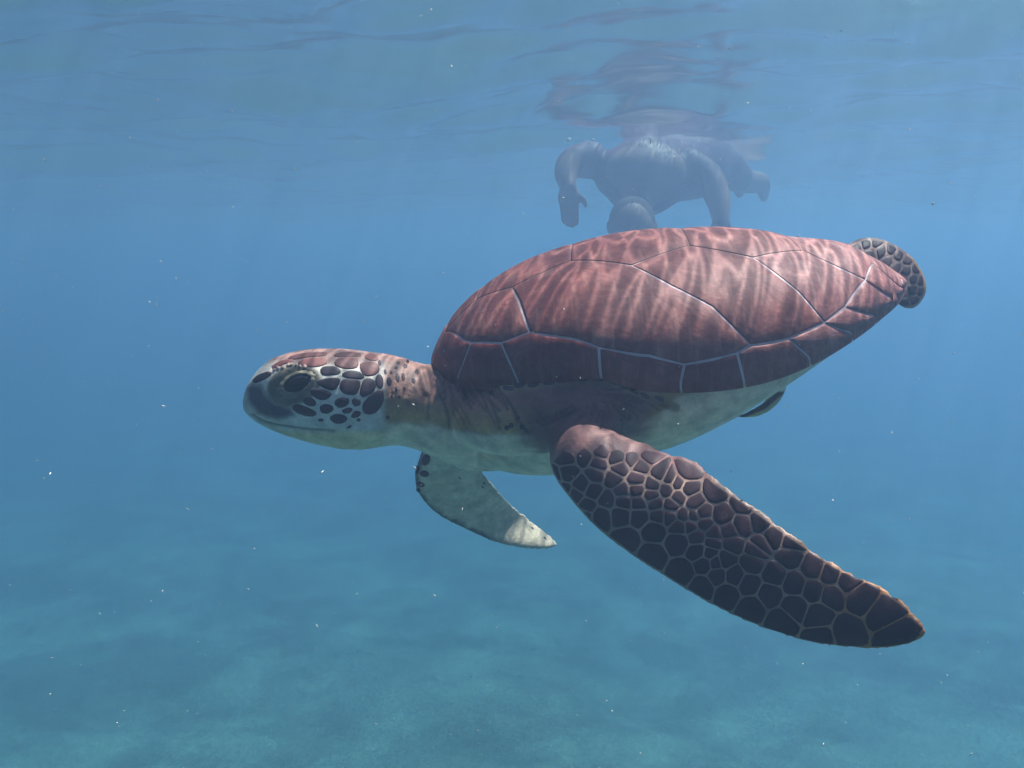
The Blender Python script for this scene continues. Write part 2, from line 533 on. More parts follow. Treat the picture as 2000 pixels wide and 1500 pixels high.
for i in range(5):
    sd = vert_poly(i)
    full = sd + [(t, -s) for t, s in sd[::-1] if s > 0]
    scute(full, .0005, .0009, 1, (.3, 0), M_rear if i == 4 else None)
scute([(.05, 0), (.055, .30), (.015, 1.0), (.004, 1.0), (.004, -1.0), (.015, -1.0), (.055, -.30)], .0008, .0012, 1, (0, 0))
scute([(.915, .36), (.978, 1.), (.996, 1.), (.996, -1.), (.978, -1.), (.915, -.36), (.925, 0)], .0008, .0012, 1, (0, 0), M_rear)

# ------------------------------------------------------------------ the turtle: body as one continuous surface
body = MB()
RN = 36
def head_ring(top, bot, d, hw, e=.9, roll=.12):
    T, B = U(*top, d - roll * .04), U(*bot, d + roll * .04)
    C, up = (T + B) / 2, (T - B) / 2
    side = np.array([0, 1, 0]); side = side - up * np.dot(side, up) / np.dot(up, up); side /= np.linalg.norm(side)
    r = []
    for j in range(RN):
        a = 2 * math.pi * j / RN
        c, s = math.cos(a), math.sin(a)
        r.append(C + up * np.sign(c) * abs(c) ** e + side * hw * np.sign(s) * abs(s) ** e)
    return np.array(r)
HD0, HD1 = .765, .785      # head: distance of the middle plane at the snout and the nape
sec = [((481, 763), (480, 781), .765, .007), ((487, 745), (485, 801), .766, .0155), ((505, 721), (503, 820), .767, .0225), ((530, 700), (530, 835), .769, .0295),
       ((570, 687), (570, 851), .772, .0365), ((620, 681), (620, 865), .776, .042), ((665, 681), (672, 875), .780, .0445), ((710, 686), (712, 876), .784, .0435),
       ((750, 691), (750, 870), .787, .040), ((785, 698), (780, 867), .792, .0395), ((815, 709), (812, 873), .798, .043), ((850, 716), (850, 888), .806, .052),
       ((890, 712), (890, 900), .815, .068), ((940, 712), (938, 908), .825, .085)]
loft(body, [head_ring(*s) for s in sec])
# trunk: plastron, bridge and the filling under the carapace, symmetric in the shell's frame
DT = [.03, .06, .12, .2, .3, .4, .5, .6, .7, .8, .9, .97]
DD = [.070, .098, .109, .114, .110, .097, .077, .053, .029, .013, .008, .004]
BW = [.55, .62, .78, .86, .92, .955, .965, .97, .97, .965, .95, .9]
rings = []
for t in np.linspace(.03, .97, 40):
    b = float(bwid(t)) * float(herm(DT, BW, t)); zm = float(zmar(t)) - .003; D = max(float(herm(DT, DD, t)), .003); r = []
    for j in range(64):
        a = 2 * math.pi * j / 64; c, s = math.cos(a), math.sin(a)
        z = zm - D * abs(s) ** .8 if s > 0 else zm + .01 * abs(s)
        r.append((LEN * (t - .5), b * c, z))
    rings.append(l2w(np.array(r)))
loft(body, rings)
# shoulders (near and far)
for sg in (-1, 1):
    C = w2l(U(1085, 790, .730)); C[1] = sg * abs(C[1])
    ax = np.array([[.086, sg * .014, .010], [-.006 * sg, .050, 0], [0, 0, .034]]) @ TROT.T
    loft(body, ell(l2w(C), ax))
def foil(sections, N=30, sub=4, ridge=.35):
    """flat limb: (lead px, trail px, lead distance, trail distance, thickness)"""
    A = np.array([U(*l, dl) for l, t, dl, dt, th in sections]); B = np.array([U(*t, dt) for l, t, dl, dt, th in sections])
    TH = np.array([s[4] for s in sections]); k = np.arange(len(sections)); kk = np.linspace(0, len(k) - 1, (len(k) - 1) * sub + 1)
    A = np.stack([herm(k, A[:, i], kk) for i in range(3)], -1); B = np.stack([herm(k, B[:, i], kk) for i in range(3)], -1); TH = herm(k, TH, kk)
    ax = np.gradient((A + B) / 2, axis=0); out = []
    for a, b, th, d in zip(A, B, TH, ax):
        ch = (b - a); L = np.linalg.norm(ch)
        n = np.cross(d, ch); n /= np.linalg.norm(n)
        r = []
        for j in range(N):
            q = 2 * math.pi * j / N; x = .5 - .5 * math.cos(q)              # 0 lead .. 1 trail
            prof = (math.sin(math.pi * x ** .72)) ** .8 * .9 + .1
            y = math.sin(q); y = math.copysign(abs(y) ** .6, y) * prof * th / 2
            r.append(a + ch * x + n * y)
        out.append(np.array(r))
    return out
NEAR = [((1092, 800), (1222, 795), .722, .726, .056), ((1082, 835), (1212, 830), .706, .710, .052), ((1073, 872), (1218, 858), .688, .686, .047), ((1076, 918), (1262, 868), .664, .654, .040),
        ((1107, 968), (1305, 884), .650, .636, .033), ((1162, 1030), (1362, 900), .632, .616, .028), ((1232, 1085), (1402, 936), .616, .596, .023), ((1312, 1137), (1474, 986), .598, .578, .019),
        ((1402, 1190), (1552, 1044), .580, .560, .016), ((1502, 1233), (1640, 1104), .560, .543, .013), ((1602, 1260), (1715, 1138), .543, .528, .011), ((1692, 1269), (1767, 1172), .528, .516, .009),
        ((1762, 1263), (1796, 1209), .516, .508, .0075), ((1806, 1244), (1816, 1231), .507, .505, .005)]
loft(body, foil(NEAR))
FAR = [((840, 840), (905, 845), .925, .925, .034), ((822, 884), (905, 893), .945, .945, .030), ((810, 925), (932, 911), .960, .962, .025), ((813, 957), (951, 930), .975, .980, .020),
       ((836, 990), (973, 956), .990, 1.00, .016), ((871, 1016), (998, 983), 1.005, 1.035, .013), ((916, 1038), (1022, 1003), 1.020, 1.058, .010), ((966, 1060), (1047, 1022), 1.035, 1.072, .008),
       ((1021, 1072), (1071, 1041), 1.050, 1.075, .0065), ((1066, 1073), (1084, 1053), 1.066, 1.082, .005), ((1085, 1067), (1089, 1062), 1.08, 1.085, .004)]
loft(body, foil(FAR))
# bridge from the trunk to the far flipper root
loft(body, tube([U(960, 830, .90), U(900, 850, .93), U(865, 868, .94)], [.045, .036, .022]))
HIND_A = [((1630, 510), (1640, 550), .86, .85, .02), ((1655, 478), (1664, 545), .868, .852, .018), ((1683, 464), (1692, 545), .872, .852, .016), ((1716, 465), (1712, 548), .874, .850, .014),
          ((1750, 479), (1724, 552), .874, .848, .012), ((1784, 504), (1733, 560), .872, .846, .011), ((1806, 540), (1739, 572), .868, .845, .010), ((1810, 570), (1746, 585), .864, .845, .009),
          ((1794, 596), (1753, 596), .860, .846, .008), ((1776, 602), (1764, 601), .857, .85, .005)]
loft(body, foil(HIND_A))
loft(body, tube([U(1560, 590, .83), U(1620, 545, .85), U(1660, 520, .862)], [.03, .02, .012]))
HIND_B = [((1530, 720), (1490, 740), .80, .80, .028), ((1537, 748), (1495, 768), .80, .80, .022), ((1530, 773), (1496, 780), .798, .80, .017), ((1510, 797), (1484, 790), .795, .797, .013),
          ((1484, 812), (1466, 800), .792, .793, .010), ((1456, 816), (1450, 808), .788, .788, .007), ((1440, 814), (1440, 811), .785, .785, .004)]
loft(body, foil(HIND_B))
# short tail
loft(body, tube([l2w((.12, .0, -.03)), l2w((.17, 0, -.022)), l2w((.19, 0, -.018))], [.022, .012, .005]))
V, E, F = remesh(body, .0017, 4)
_d = np.linalg.norm(V - U(1150, 812, .70), axis=1)
V = lap(V, E, 60, .5, np.exp(-(_d / .035) ** 2))
_d2 = np.linalg.norm(V - U(900, 800, .79), axis=1)
V = lap(V, E, 60, .5, np.exp(-(_d2 / .045) ** 2))
print('body verts', len(V))

Q = proj(V); px, py, pd = Q[:, 0], Q[:, 1], Q[:, 2]
Lc = w2l(V)
flip_poly = [s[0] for s in NEAR] + [s[1] for s in NEAR[::-1]]
fp = np.array([(x, y) for x, y in flip_poly], float)
flip_c = fp.mean(0)
near_flip = inpoly(px, py, flip_c + (fp - flip_c) * 1.03) & (pd < .71) & (py > 838)
far_flip = (pd > .915) & (py > 872) & (px < 1130)
hindA = (px > 1655) & (pd > .835); hindB = (py > 765) & (px > 1425) & (px < 1560) & (pd > .775)
# mirrored pixel: far half of head/neck/trunk takes the pigment of the near half
Lm = Lc.copy(); Lm[:, 1] = -np.abs(Lm[:, 1])
hp0, hp1 = U(480, 770, .765), U(750, 780, .787)
hd = hp1 - hp0; hd[2] = 0; hd /= np.linalg.norm(hd); hn = np.array([-hd[1], hd[0], 0])
if hn[1] < 0: hn = -hn
sd = (V - hp0) @ hn
Vm = V - np.outer(np.maximum(sd, 0) * 2, hn)
Qm = np.where((px < 800)[:, None], proj(Vm), proj(l2w(Lm))); mx_, my_ = Qm[:, 0], Qm[:, 1]
def mixc(a, b, f): f = np.clip(f, 0, 1)[:, None]; return a * (1 - f) + b * f
C_ = lambda *c: np.array(c)[None, :]
pale = C_(.80, .65, .48); white = C_(.70, .63, .56); brown = C_(.34, .17, .135); olive = C_(.46, .29, .11); beak = C_(.075, .064, .075); pinkb = C_(.18, .083, .078)
tan = C_(.36, .23, .18)
noise = np.sin(V[:, 0] * 210 + 3 * np.sin(V[:, 2] * 160)) * np.sin(V[:, 2] * 190 + 2 * np.sin(V[:, 1] * 230 + V[:, 0] * 90))
lineX = [470, 745, 790, 850, 900, 940, 1000, 1070, 1150, 1225, 1290, 1335, 1450, 1800]
lineY = [690, 822, 824, 833, 842, 848, 848, 850, 852, 842, 803, 768, 735, 600]
ly = np.interp(mx_, lineX, lineY) + noise * 4
col_ = np.repeat(pale, len(V), 0)
col_ = mixc(col_, brown, sst(8, -10, my_ - ly))
col_ = mixc(col_, olive, sst(-70, -12, my_ - ly) * sst(6, -6, my_ - ly) * .85)
# head: pale ground, brown crown, dark beak, greenish eyelids
hm = sst(760, 740, mx_)
headc = np.repeat(white, len(V), 0)
headc = mixc(headc, C_(.27, .15, .13), sst(722, 700, my_ - (mx_ - 600) * .03))
headc = mixc(headc, pale * C_(.95, .95, .8), sst(835, 850, my_))
zz = lambda pts: [(440 + a / 4, 640 + b / 4) for a, b in pts]
bk = zz([(165, 470), (200, 440), (280, 455), (310, 520), (380, 585), (520, 635), (545, 690), (420, 715), (330, 700), (250, 670), (210, 610), (175, 560)])
inb = inpoly(mx_, my_, bk); db = polydist(mx_, my_, bk + bk[:1])
headc = mixc(headc, beak, sst(7, -7, np.where(inb, -db, db)) * .95)
headc = mixc(headc, C_(.30, .27, .22), sst(5, 2, polydist(mx_, my_, zz([(205, 440), (280, 455), (318, 530), (390, 590), (520, 620)]))) * .7)
eye_d = np.hypot(((mx_ - 574) * .94 - (my_ - 752) * .34) / 52, ((my_ - 752) * .94 + (mx_ - 574) * .34) / 37)
headc = mixc(headc, C_(.17, .145, .10), sst(1.12, .95, eye_d))
col_ = mixc(col_, headc, hm)
# mouth line: a groove
mouth = polydist(mx_, my_, zz([(205, 680), (300, 735), (420, 765), (560, 785), (720, 800), (850, 808)]))
col_ = mixc(col_, C_(.10, .09, .09), sst(3.5, 1, mouth) * hm * .7)
# limbs
nf_tip = sst(1480, 1760, px)
fl = np.repeat(tan, len(V), 0); fl = mixc(fl, C_(.50, .21, .075), nf_tip * .9)
fl = mixc(fl, pinkb, sst(905, 870, py + noise * 5 - np.clip(px - 1150, 0, 200) * .25))
col_ = np.where(near_flip[:, None], fl, col_)
_s0, _s1 = U(1150, 800, .70), U(1145, 862, .68); _ax = _s1 - _s0
_tt = np.clip((V - _s0) @ _ax / (_ax @ _ax), 0, 1); arm_d = np.linalg.norm(V - _s0 - _tt[:, None] * _ax, axis=1)
armw = sst(.058, .034, arm_d + noise * .003) * ~near_flip
col_ = mixc(col_, pinkb, armw)
# olive band of skin under the shell edge
strip = [(820 + a / 3.704, 680 + b / 3.704) for a, b in ((430, 215), (500, 247), (640, 288), (720, 270), (935, 252), (1180, 222), (1290, 223), (1400, 245), (1550, 308), (1730, 366), (1850, 430))]
col_ = mixc(col_, C_(.33, .235, .12), sst(13, 6, polydist(mx_, my_, strip)) * (1 - armw * .5) * ~near_flip * .9)
ff = np.repeat(C_(.66, .54, .41), len(V), 0)
ff = mixc(ff, C_(.42, .40, .28), sst(.3, .8, noise) * .3)
fe = polydist(px, py, [s[0] for s in FAR])
ff = mixc(ff, C_(.07, .055, .05), sst(13, 3, fe + noise * 4) * .8 * sst(1010, 930, px))
col_ = mixc(col_, ff, far_flip * np.maximum(sst(880, 915, py), sst(850, 825, px)))
col_ = np.where(hindA[:, None], mixc(np.repeat(C_(.24, .14, .12), len(V), 0), C_(.48, .25, .11), sst(6, 2, polydist(px, py, [s[0] for s in HIND_A[5:]]))), col_)
hb = polydist(px, py, [(1448, 812), (1490, 795), (1528, 765)])
col_ = np.where(hindB[:, None], mixc(np.repeat(C_(.60, .52, .27), len(V), 0), C_(.07, .055, .045), sst(8, 3, hb)), col_)
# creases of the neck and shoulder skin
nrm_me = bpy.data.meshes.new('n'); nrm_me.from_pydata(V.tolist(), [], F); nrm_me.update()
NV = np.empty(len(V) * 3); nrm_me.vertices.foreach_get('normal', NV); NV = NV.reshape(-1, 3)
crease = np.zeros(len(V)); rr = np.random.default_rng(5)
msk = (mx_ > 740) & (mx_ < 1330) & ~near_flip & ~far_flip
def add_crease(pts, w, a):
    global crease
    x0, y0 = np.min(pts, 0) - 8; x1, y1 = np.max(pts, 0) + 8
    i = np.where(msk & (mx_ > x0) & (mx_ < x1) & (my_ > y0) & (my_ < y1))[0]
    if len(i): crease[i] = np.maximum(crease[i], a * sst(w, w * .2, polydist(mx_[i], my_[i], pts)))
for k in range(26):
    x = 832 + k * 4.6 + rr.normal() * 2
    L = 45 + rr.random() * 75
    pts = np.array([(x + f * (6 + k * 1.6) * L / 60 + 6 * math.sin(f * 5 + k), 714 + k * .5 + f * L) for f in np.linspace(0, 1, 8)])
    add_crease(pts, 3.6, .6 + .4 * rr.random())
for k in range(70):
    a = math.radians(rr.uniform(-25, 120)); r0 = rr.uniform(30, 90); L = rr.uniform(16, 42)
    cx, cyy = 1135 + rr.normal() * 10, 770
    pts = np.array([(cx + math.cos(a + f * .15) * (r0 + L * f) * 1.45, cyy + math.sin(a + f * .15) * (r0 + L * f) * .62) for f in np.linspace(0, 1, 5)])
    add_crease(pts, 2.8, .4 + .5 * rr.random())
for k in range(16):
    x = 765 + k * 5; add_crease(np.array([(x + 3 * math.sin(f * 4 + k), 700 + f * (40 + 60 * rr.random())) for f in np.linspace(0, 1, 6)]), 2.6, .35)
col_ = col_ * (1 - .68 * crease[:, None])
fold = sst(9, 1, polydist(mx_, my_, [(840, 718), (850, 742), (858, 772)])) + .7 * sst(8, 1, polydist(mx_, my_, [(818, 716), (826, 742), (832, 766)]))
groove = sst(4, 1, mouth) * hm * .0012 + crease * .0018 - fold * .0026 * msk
socket = sst(.95, .55, eye_d) * hm * .002
V2 = V - NV * (groove + socket)[:, None]
# uneven trailing edge and lumps of the near flipper
lump = near_flip * (np.sin(px * .085 + 1) * .0005 + np.sin(px * .19) * .0003) * sst(40, 5, polydist(px, py, [s[1] for s in NEAR]))
V2 = V2 + NV * lump[:, None]
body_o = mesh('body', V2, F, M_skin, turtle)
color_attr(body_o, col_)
body_o['label'] = 'pale bellied head, neck and flippers of the turtle'

# ------------------------------------------------------------------ scales laid on the skin
bvh = BVHTree.FromPolygons([tuple(v) for v in V2], F)
camv = Vector(CAM)
def hit(x, y, dref=None):
    d = Vector(U(x, y, 1.0)) - camv; d.normalize()
    loc, n, i, t = bvh.ray_cast(camv, d)
    if loc is not None and (dref is None or abs(proj(np.array(loc))[2] - dref) < .04):
        return np.array(loc), np.array(n)
    if dref is None: return None
    loc, n, i, t = bvh.find_nearest(Vector(U(x, y, dref)))
    return np.array(loc), np.array(n)
def chaikin(P, it=2, q=.22):
    P = np.array(P, float)
    for _ in range(it):
        A, B = P, np.roll(P, -1, 0)
        P = np.stack([A * (1 - q) + B * q, A * q + B * (1 - q)], 1).reshape(-1, 2)
    return P
def resample(P, n):
    P = np.vstack([P, P[:1]]); s = np.concatenate([[0], np.cumsum(np.linalg.norm(np.diff(P, axis=0), axis=1))])
    q = np.linspace(0, s[-1], n, endpoint=False)
    return np.stack([np.interp(q, s, P[:, 0]), np.interp(q, s, P[:, 1])], -1)
def scale_geo(poly, h=.0011, n=16, it=2):
    P = resample(chaikin(poly, it), n); c = P.mean(0)
    h0 = hit(*c)
    if h0 is None: return None
    dref = proj(h0[0])[2]; v = []
    for f, hh in ((1.0, -.0004), (.97, h * .55), (.86, h), (.5, h * 1.12)):
        for p in P:
            q = hit(*(c + (p - c) * f), dref); v.append(q[0] + q[1] * hh)
    v.append(h0[0] + h0[1] * h * 1.15)
    f = []
    for i in range(3):
        for j in range(n):
            a, b = i * n + j, i * n + (j + 1) % n; f.append((a, a + n, b + n, b))
    for j in range(n): f.append((3 * n + j, 4 * n, 3 * n + (j + 1) % n))
    v = np.array(v)
    q = f[-1]; nn = np.cross(v[q[1]] - v[q[0]], v[q[2]] - v[q[0]])
    if np.dot(nn, h0[1]) < 0: f = [tuple(reversed(k)) for k in f]
    return v, f
def put_scale(name, poly, mat, h=.0011, n=16, mirror=False, it=2):
    g = scale_geo(poly, h, n, it)
    if g is None: return
    mesh(name, g[0], g[1], mat, body_o)
    if mirror:
        s = (g[0] - hp0) @ hn
        mesh(name, g[0] - np.outer(2 * s, hn), [tuple(reversed(k)) for k in g[1]], mat, body_o)

def oval(cx, cy_, a, b, ang=0, n=8):
    c, s = math.cos(ang), math.sin(ang)
    return [(cx + a * math.cos(t) * c - b * math.sin(t) * s, cy_ + a * math.cos(t) * s + b * math.sin(t) * c) for t in np.linspace(0, 2 * math.pi, n, endpoint=False)]
# head plates traced as outlines
head_polys = [[(750, 335), (770, 308), (850, 305), (895, 335), (880, 362), (770, 370)], [(920, 365), (960, 340), (1030, 342), (1080, 380), (1060, 400), (930, 385)],
    [(725, 435), (760, 405), (880, 395), (890, 420), (855, 482), (800, 480)], [(910, 430), (930, 408), (1045, 415), (1040, 470), (1010, 520), (930, 510), (900, 470)],
    [(1060, 480), (1080, 415), (1130, 400), (1170, 435), (1160, 490), (1090, 535), (1060, 520)], [(1175, 400), (1200, 365), (1230, 395), (1230, 460), (1200, 470), (1180, 440)],
    [(670, 500), (700, 475), (790, 495), (825, 515), (790, 555), (740, 562), (690, 530)], [(860, 580), (890, 548), (960, 555), (955, 600), (900, 625), (865, 605)],
    [(990, 575), (1010, 552), (1055, 565), (1050, 605), (1010, 612)], [(1080, 600), (1150, 520), (1215, 490), (1232, 540), (1215, 610), (1160, 665), (1090, 660)],
    [(610, 570), (640, 540), (690, 560), (708, 600), (680, 612), (630, 600)], [(742, 620), (780, 598), (830, 610), (842, 640), (800, 668), (755, 662)],
    [(915, 645), (960, 625), (995, 635), (970, 668), (925, 665)], [(985, 690), (1015, 650), (1055, 660), (1050, 690), (1000, 705)],
    [(530, 625), (570, 600), (640, 625), (705, 660), (690, 688), (620, 685), (560, 660)], [(820, 705), (860, 678), (920, 685), (952, 710), (920, 742), (860, 745)],
    [(215, 415), (260, 370), (340, 345), (360, 365), (300, 405), (240, 430)], [(725, 720), (745, 708), (768, 718), (760, 732), (735, 732)],
    [(1025, 722), (1040, 706), (1058, 718), (1045, 735)], [(945, 785), (970, 762), (990, 768), (970, 785)]]
crown_polys = [[(1050, 280), (1140, 270), (1190, 285), (1205, 340), (1160, 370), (1095, 375), (1065, 340)], [(850, 290), (880, 240), (1000, 235), (1035, 260), (1030, 315), (930, 320)],
    [(560, 275), (640, 242), (780, 238), (800, 280), (700, 310), (600, 295)], [(840, 222), (900, 192), (1040, 195), (1065, 225), (1000, 224), (880, 228)],
    [(480, 235), (600, 200), (780, 192), (800, 220), (640, 230), (540, 252)], [(1085, 235), (1110, 205), (1180, 215), (1195, 255), (1140, 258)], [(360, 300), (440, 255), (520, 248), (540, 262), (440, 290), (380, 325)]]
def grow_poly(p, k):
    p = np.array(p, float); c = p.mean(0); return [tuple(q) for q in c + (p - c) * k]
for p in head_polys: put_scale('head_scale', zz(grow_poly(p, 1.22)), M_head, .0005, 18, True, 1)
for p in crown_polys: put_scale('crown_scale', zz(grow_poly(p, 1.13)), M_crown, .0005, 16, True)

M_brow = plain('brow_bead', (.42, .27, .22), .5, .25, 300, .3)
for k in range(9):
    f = k / 8; put_scale('brow_bead', oval(528 + 68 * f + random.uniform(-2, 2), 729 - 16 * math.sin(f * 2.3) + random.uniform(-2, 2), random.uniform(2.4, 4.6), random.uniform(2.6, 5), random.uniform(-.8, .3)), M_brow, .0008, 10, True)

# flipper scales: cells round traced centres
seeds = []
for ox, oy, pts in ((1060, 830, [(370, 500), (400, 740), (650, 490), (850, 590), (810, 760), (900, 410), (1150, 510), (1200, 660), (1100, 840), (590, 920), (330, 1030), (780, 1020), (490, 1090), (990, 1150), (680, 1250),
                                 (1450, 840), (1450, 990), (1220, 1010), (1240, 1190), (1700, 920), (1680, 1080), (1490, 1210), (1740, 1220), (900, 1400), (1200, 1380), (1500, 1400), (1800, 760), (1380, 530), (1510, 630), (1620, 480), (150, 800), (620, 1390), (1650, 300)]),
                    (1250, 880, [(450, 440), (420, 590), (580, 510), (600, 700), (740, 590), (840, 800), (480, 850), (1160, 620), (730, 340), (1600, 810), (1270, 1000), (960, 960), (1580, 1150), (1850, 1100), (280, 1000), (460, 1010), (670, 1010), (830, 1010),
                                 (980, 1120), (780, 1160), (610, 1170), (220, 1220), (880, 1330), (1130, 1290), (1380, 1250), (1120, 1420), (1420, 1430)]),
                    (1200, 1020, [(180, 270), (580, 520), (990, 300), (1290, 450), (1470, 480), (1050, 760), (1390, 640), (1700, 580), (1560, 620), (1590, 820), (1840, 830), (1360, 990), (1740, 1090)]),
                    (1400, 1040, [(550, 480), (880, 650), (1210, 790), (1480, 880), (1770, 960), (1120, 370), (870, 70), (1490, 550), (1750, 640), (680, 190), (620, 270), (1160, 150), (500, 800), (800, 950), (1200, 1150), (1570, 1290), (540, 1150), (1000, 1370)]),
                    (1590, 1100, [(520, 260), (720, 530), (1070, 780), (1250, 1120), (480, 1050), (100, 1150)])):
    seeds += [(ox + a / 7.896, oy + b / 7.896) for a, b in pts]
seeds = np.array(seeds)
lead = np.array([s[0] for s in NEAR[2:]], float); trail = np.array([s[1] for s in NEAR[2:]], float)
lk = np.linspace(0, len(lead) - 1, 60)
lead = np.stack([herm(np.arange(len(lead)), lead[:, i], lk) for i in (0, 1)], -1); trail = np.stack([herm(np.arange(len(trail)), trail[:, i], lk) for i in (0, 1)], -1)
_e = np.interp(np.arange(60), [0, 42, 59], [.028, .03, .12])[:, None]
l2 = lead + (trail - lead) * _e; t2 = trail + (lead - trail) * (.02 + _e)
outline = np.vstack([l2[1:-2], t2[1:-2][::-1]])
bound = np.array([(1085, 872), (1120, 868), (1160, 862), (1195, 862), (1225, 866), (1250, 868)], float)   # where the scales give way to bare skin
def clip(poly, p, n):
    """keep the side where (x-p).n <= 0"""
    out = []; d = (poly - p) @ n
    for i in range(len(poly)):
        j = (i + 1) % len(poly)
        if d[i] <= 0: out.append(poly[i])
        if (d[i] <= 0) != (d[j] <= 0):
            t = d[i] / (d[i] - d[j]); out.append(poly[i] + (poly[j] - poly[i]) * t)
    return np.array(out)
for i, s in enumerate(seeds):
    gap = np.interp(s[0] + s[1], [2000, 2250, 2400, 2900], [2.9, 3.2, 2.2, 2.0])
    P = outline
    for j, r in enumerate(np.vstack([seeds, bound])):
        if i == j or np.hypot(*(r - s)) > 190: continue
        n = (r - s) / np.linalg.norm(r - s)
        P = clip(P, (r + s) / 2 - n * gap / 2 * 1.15, n)
        if len(P) < 3: break
    if len(P) < 3: continue
    area = .5 * abs(np.sum(P[:, 0] * np.roll(P[:, 1], -1) - P[:, 1] * np.roll(P[:, 0], -1)))
    if area < 25: continue
    put_scale('flipper_scale', resample(P, 22), M_flip, .0004, 18, it=1)
hout = np.array([s[0] for s in HIND_A[1:]] + [s[1] for s in HIND_A[::-1][:-1]], float); hc = hout.mean(0); hout = hc + (hout - hc) * .93
hs = np.array([(1672, 482), (1692, 476), (1712, 474), (1700, 495), (1722, 490), (1740, 488), (1735, 508), (1755, 500), (1752, 520), (1772, 508), (1770, 528), (1790, 525), (1785, 545), (1800, 548), (1765, 548), (1782, 566), (1800, 570), (1766, 572), (1786, 586), (1766, 590)], float)
for i, q in enumerate(hs):
    P = hout
    for j, r in enumerate(hs):
        if i == j: continue
        n = (r - q) / np.linalg.norm(r - q); P = clip(P, (r + q) / 2 - n * 1.6, n)
        if len(P) < 3: break
    if len(P) >= 3: put_scale('flipper_scale', resample(P, 16), M_flip, .0007, 14, it=1)
# dark plates along the leading edge of the far flipper and speckles near its tip
for cx, cyy, a, b, g in ((832, 898, 9, 13, .3), (829, 925, 10, 7, .2), (815, 918, 4, 10, .1), (822, 946, 9, 5, .3), (823, 884, 4, 5, 0), (816, 958, 5, 6, .6)):
    put_scale('flipper_scale', oval(cx, cyy, a, b, g), M_flip, .0008, 12)
spk = MB()
def spot(cx, cyy, a, b, g=0, mir=False):
    r = scale_geo(oval(cx, cyy, a * 1.25, b * 1.25, g), .00025, 8, 1)
    if r: 
        spk.add(*r)
        if mir: spk.add(r[0] - np.outer(2 * ((r[0] - hp0) @ hn), hn), [tuple(reversed(k)) for k in r[1]])
for a, b in ((1500, 1105), (1640, 1215), (955, 600), (940, 640), (680, 540), (480, 970)):
    spot(780 + a / 5.77, 840 + b / 5.77, 3.2, 1.1, .8)
for a, b, c, d in ((1205, 275, 10, 22), (1250, 345, 9, 20), (1280, 420, 18, 34), (1295, 350, 9, 14), (1345, 390, 15, 34), (1390, 385, 12, 30), (1335, 480, 9, 22), (1400, 480, 8, 18), (1300, 535, 9, 14), (1360, 540, 9, 12),
                   (1350, 275, 14, 11), (1335, 312, 12, 12), (1405, 300, 14, 16), (1425, 265, 10, 16), (1495, 345, 14, 18), (1470, 415, 14, 18), (1270, 700, 14, 15)):
    spot(440 + a / 4, 640 + b / 4, c / 4, d / 4, -.1, True)
for a, b, g in ((430, 215, .5), (500, 247, .45), (640, 290, .1), (720, 270, -.2), (820, 266, -.2), (935, 252, -.15), (1060, 232, -.15), (1180, 222, 0), (1290, 223, .05), (1400, 245, .4), (1470, 272, .45), (1550, 308, .5), (1630, 345, .5), (1730, 366, .45)):
    spot(820 + a / 3.704, 680 + b / 3.704, 10.5, 4.2, g)
for a, b in ((630, 575), (740, 570), (515, 320), (660, 560), (710, 505)): spot(820 + a / 3.704, 680 + b / 3.704, 4.5, 4.5)
sp = mesh('skin_speckling', spk.v, spk.f, M_head, body_o); tag(sp, kind='stuff')

# eyes: dark glossy ball between thick lids
M_eye = NT('eyeball').base((.006, .005, .007), .18, .25)
M_lid = plain('eyelid', (.20, .165, .115), .5, .3, 200, .3)
def eye():
    c = (581, 749); h0 = hit(*c); nn = h0[1]
    ang = -.42; e1 = np.array([math.cos(ang), 0, -math.sin(ang)]); e1 -= nn * np.dot(e1, nn); e1 /= np.linalg.norm(e1)
    e2 = np.cross(nn, e1); 
    mm = .775 / FPX
    def almond(a, b, N=40):
        return [(a * math.cos(t), b * math.sin(t) * (1 - .25 * abs(math.cos(t)) ** 3)) for t in np.linspace(0, 2 * math.pi, N, endpoint=False)]
    C0 = h0[0] - nn * .0015
    objs = []
    # ball
    v, f = [], []; N = 40
    for k, (r, z) in enumerate(((1.05, -.003), (1.0, .0005), (.8, .0030), (.5, .0046), (.2, .0053))):
        for a, b in almond(29 * mm * r, 17 * mm * r): v.append(C0 + e1 * a + e2 * b + nn * z)
    v.append(C0 + nn * .0055)
    for k in range(4):
        for j in range(N): f.append((k * N + j, k * N + (j + 1) % N, (k + 1) * N + (j + 1) % N, (k + 1) * N + j))
    for j in range(N): f.append((4 * N + j, 4 * N + (j + 1) % N, 5 * N))
    objs.append(('eye', v, f, M_eye))
    v, f = [], []
    prof = [(1.75, -.002), (1.6, .0003), (1.42, .0014), (1.24, .0024), (1.10, .0032), (1.02, .0032), (.98, .0015), (.97, -.002)]
    for r, z in prof:
        for j, (a, b) in enumerate(almond(27 * mm * r, 16 * mm * r)):
            wr = .0004 * math.sin(j * 2.1 + r * 9) * (1 if z > 0 else 0)
            v.append(C0 + e1 * a + e2 * b + nn * (z + wr))
    for k in range(len(prof) - 1):
        for j in range(N): f.append((k * N + j, k * N + (j + 1) % N, (k + 1) * N + (j + 1) % N, (k + 1) * N + j))
    objs.append(('eyelid', v, f, M_lid))
    for name, v, f, m in objs:
        v = np.array(v); a = v[f[0][1]] - v[f[0][0]]; b = v[f[0][3]] - v[f[0][0]]
        q = f[len(f) // 2]; 
        mesh(name, v, f, m, body_o)
        s = (v - hp0) @ hn
        mesh(name, v - np.outer(2 * s, hn), [tuple(reversed(k)) for k in f], m, body_o)
eye()

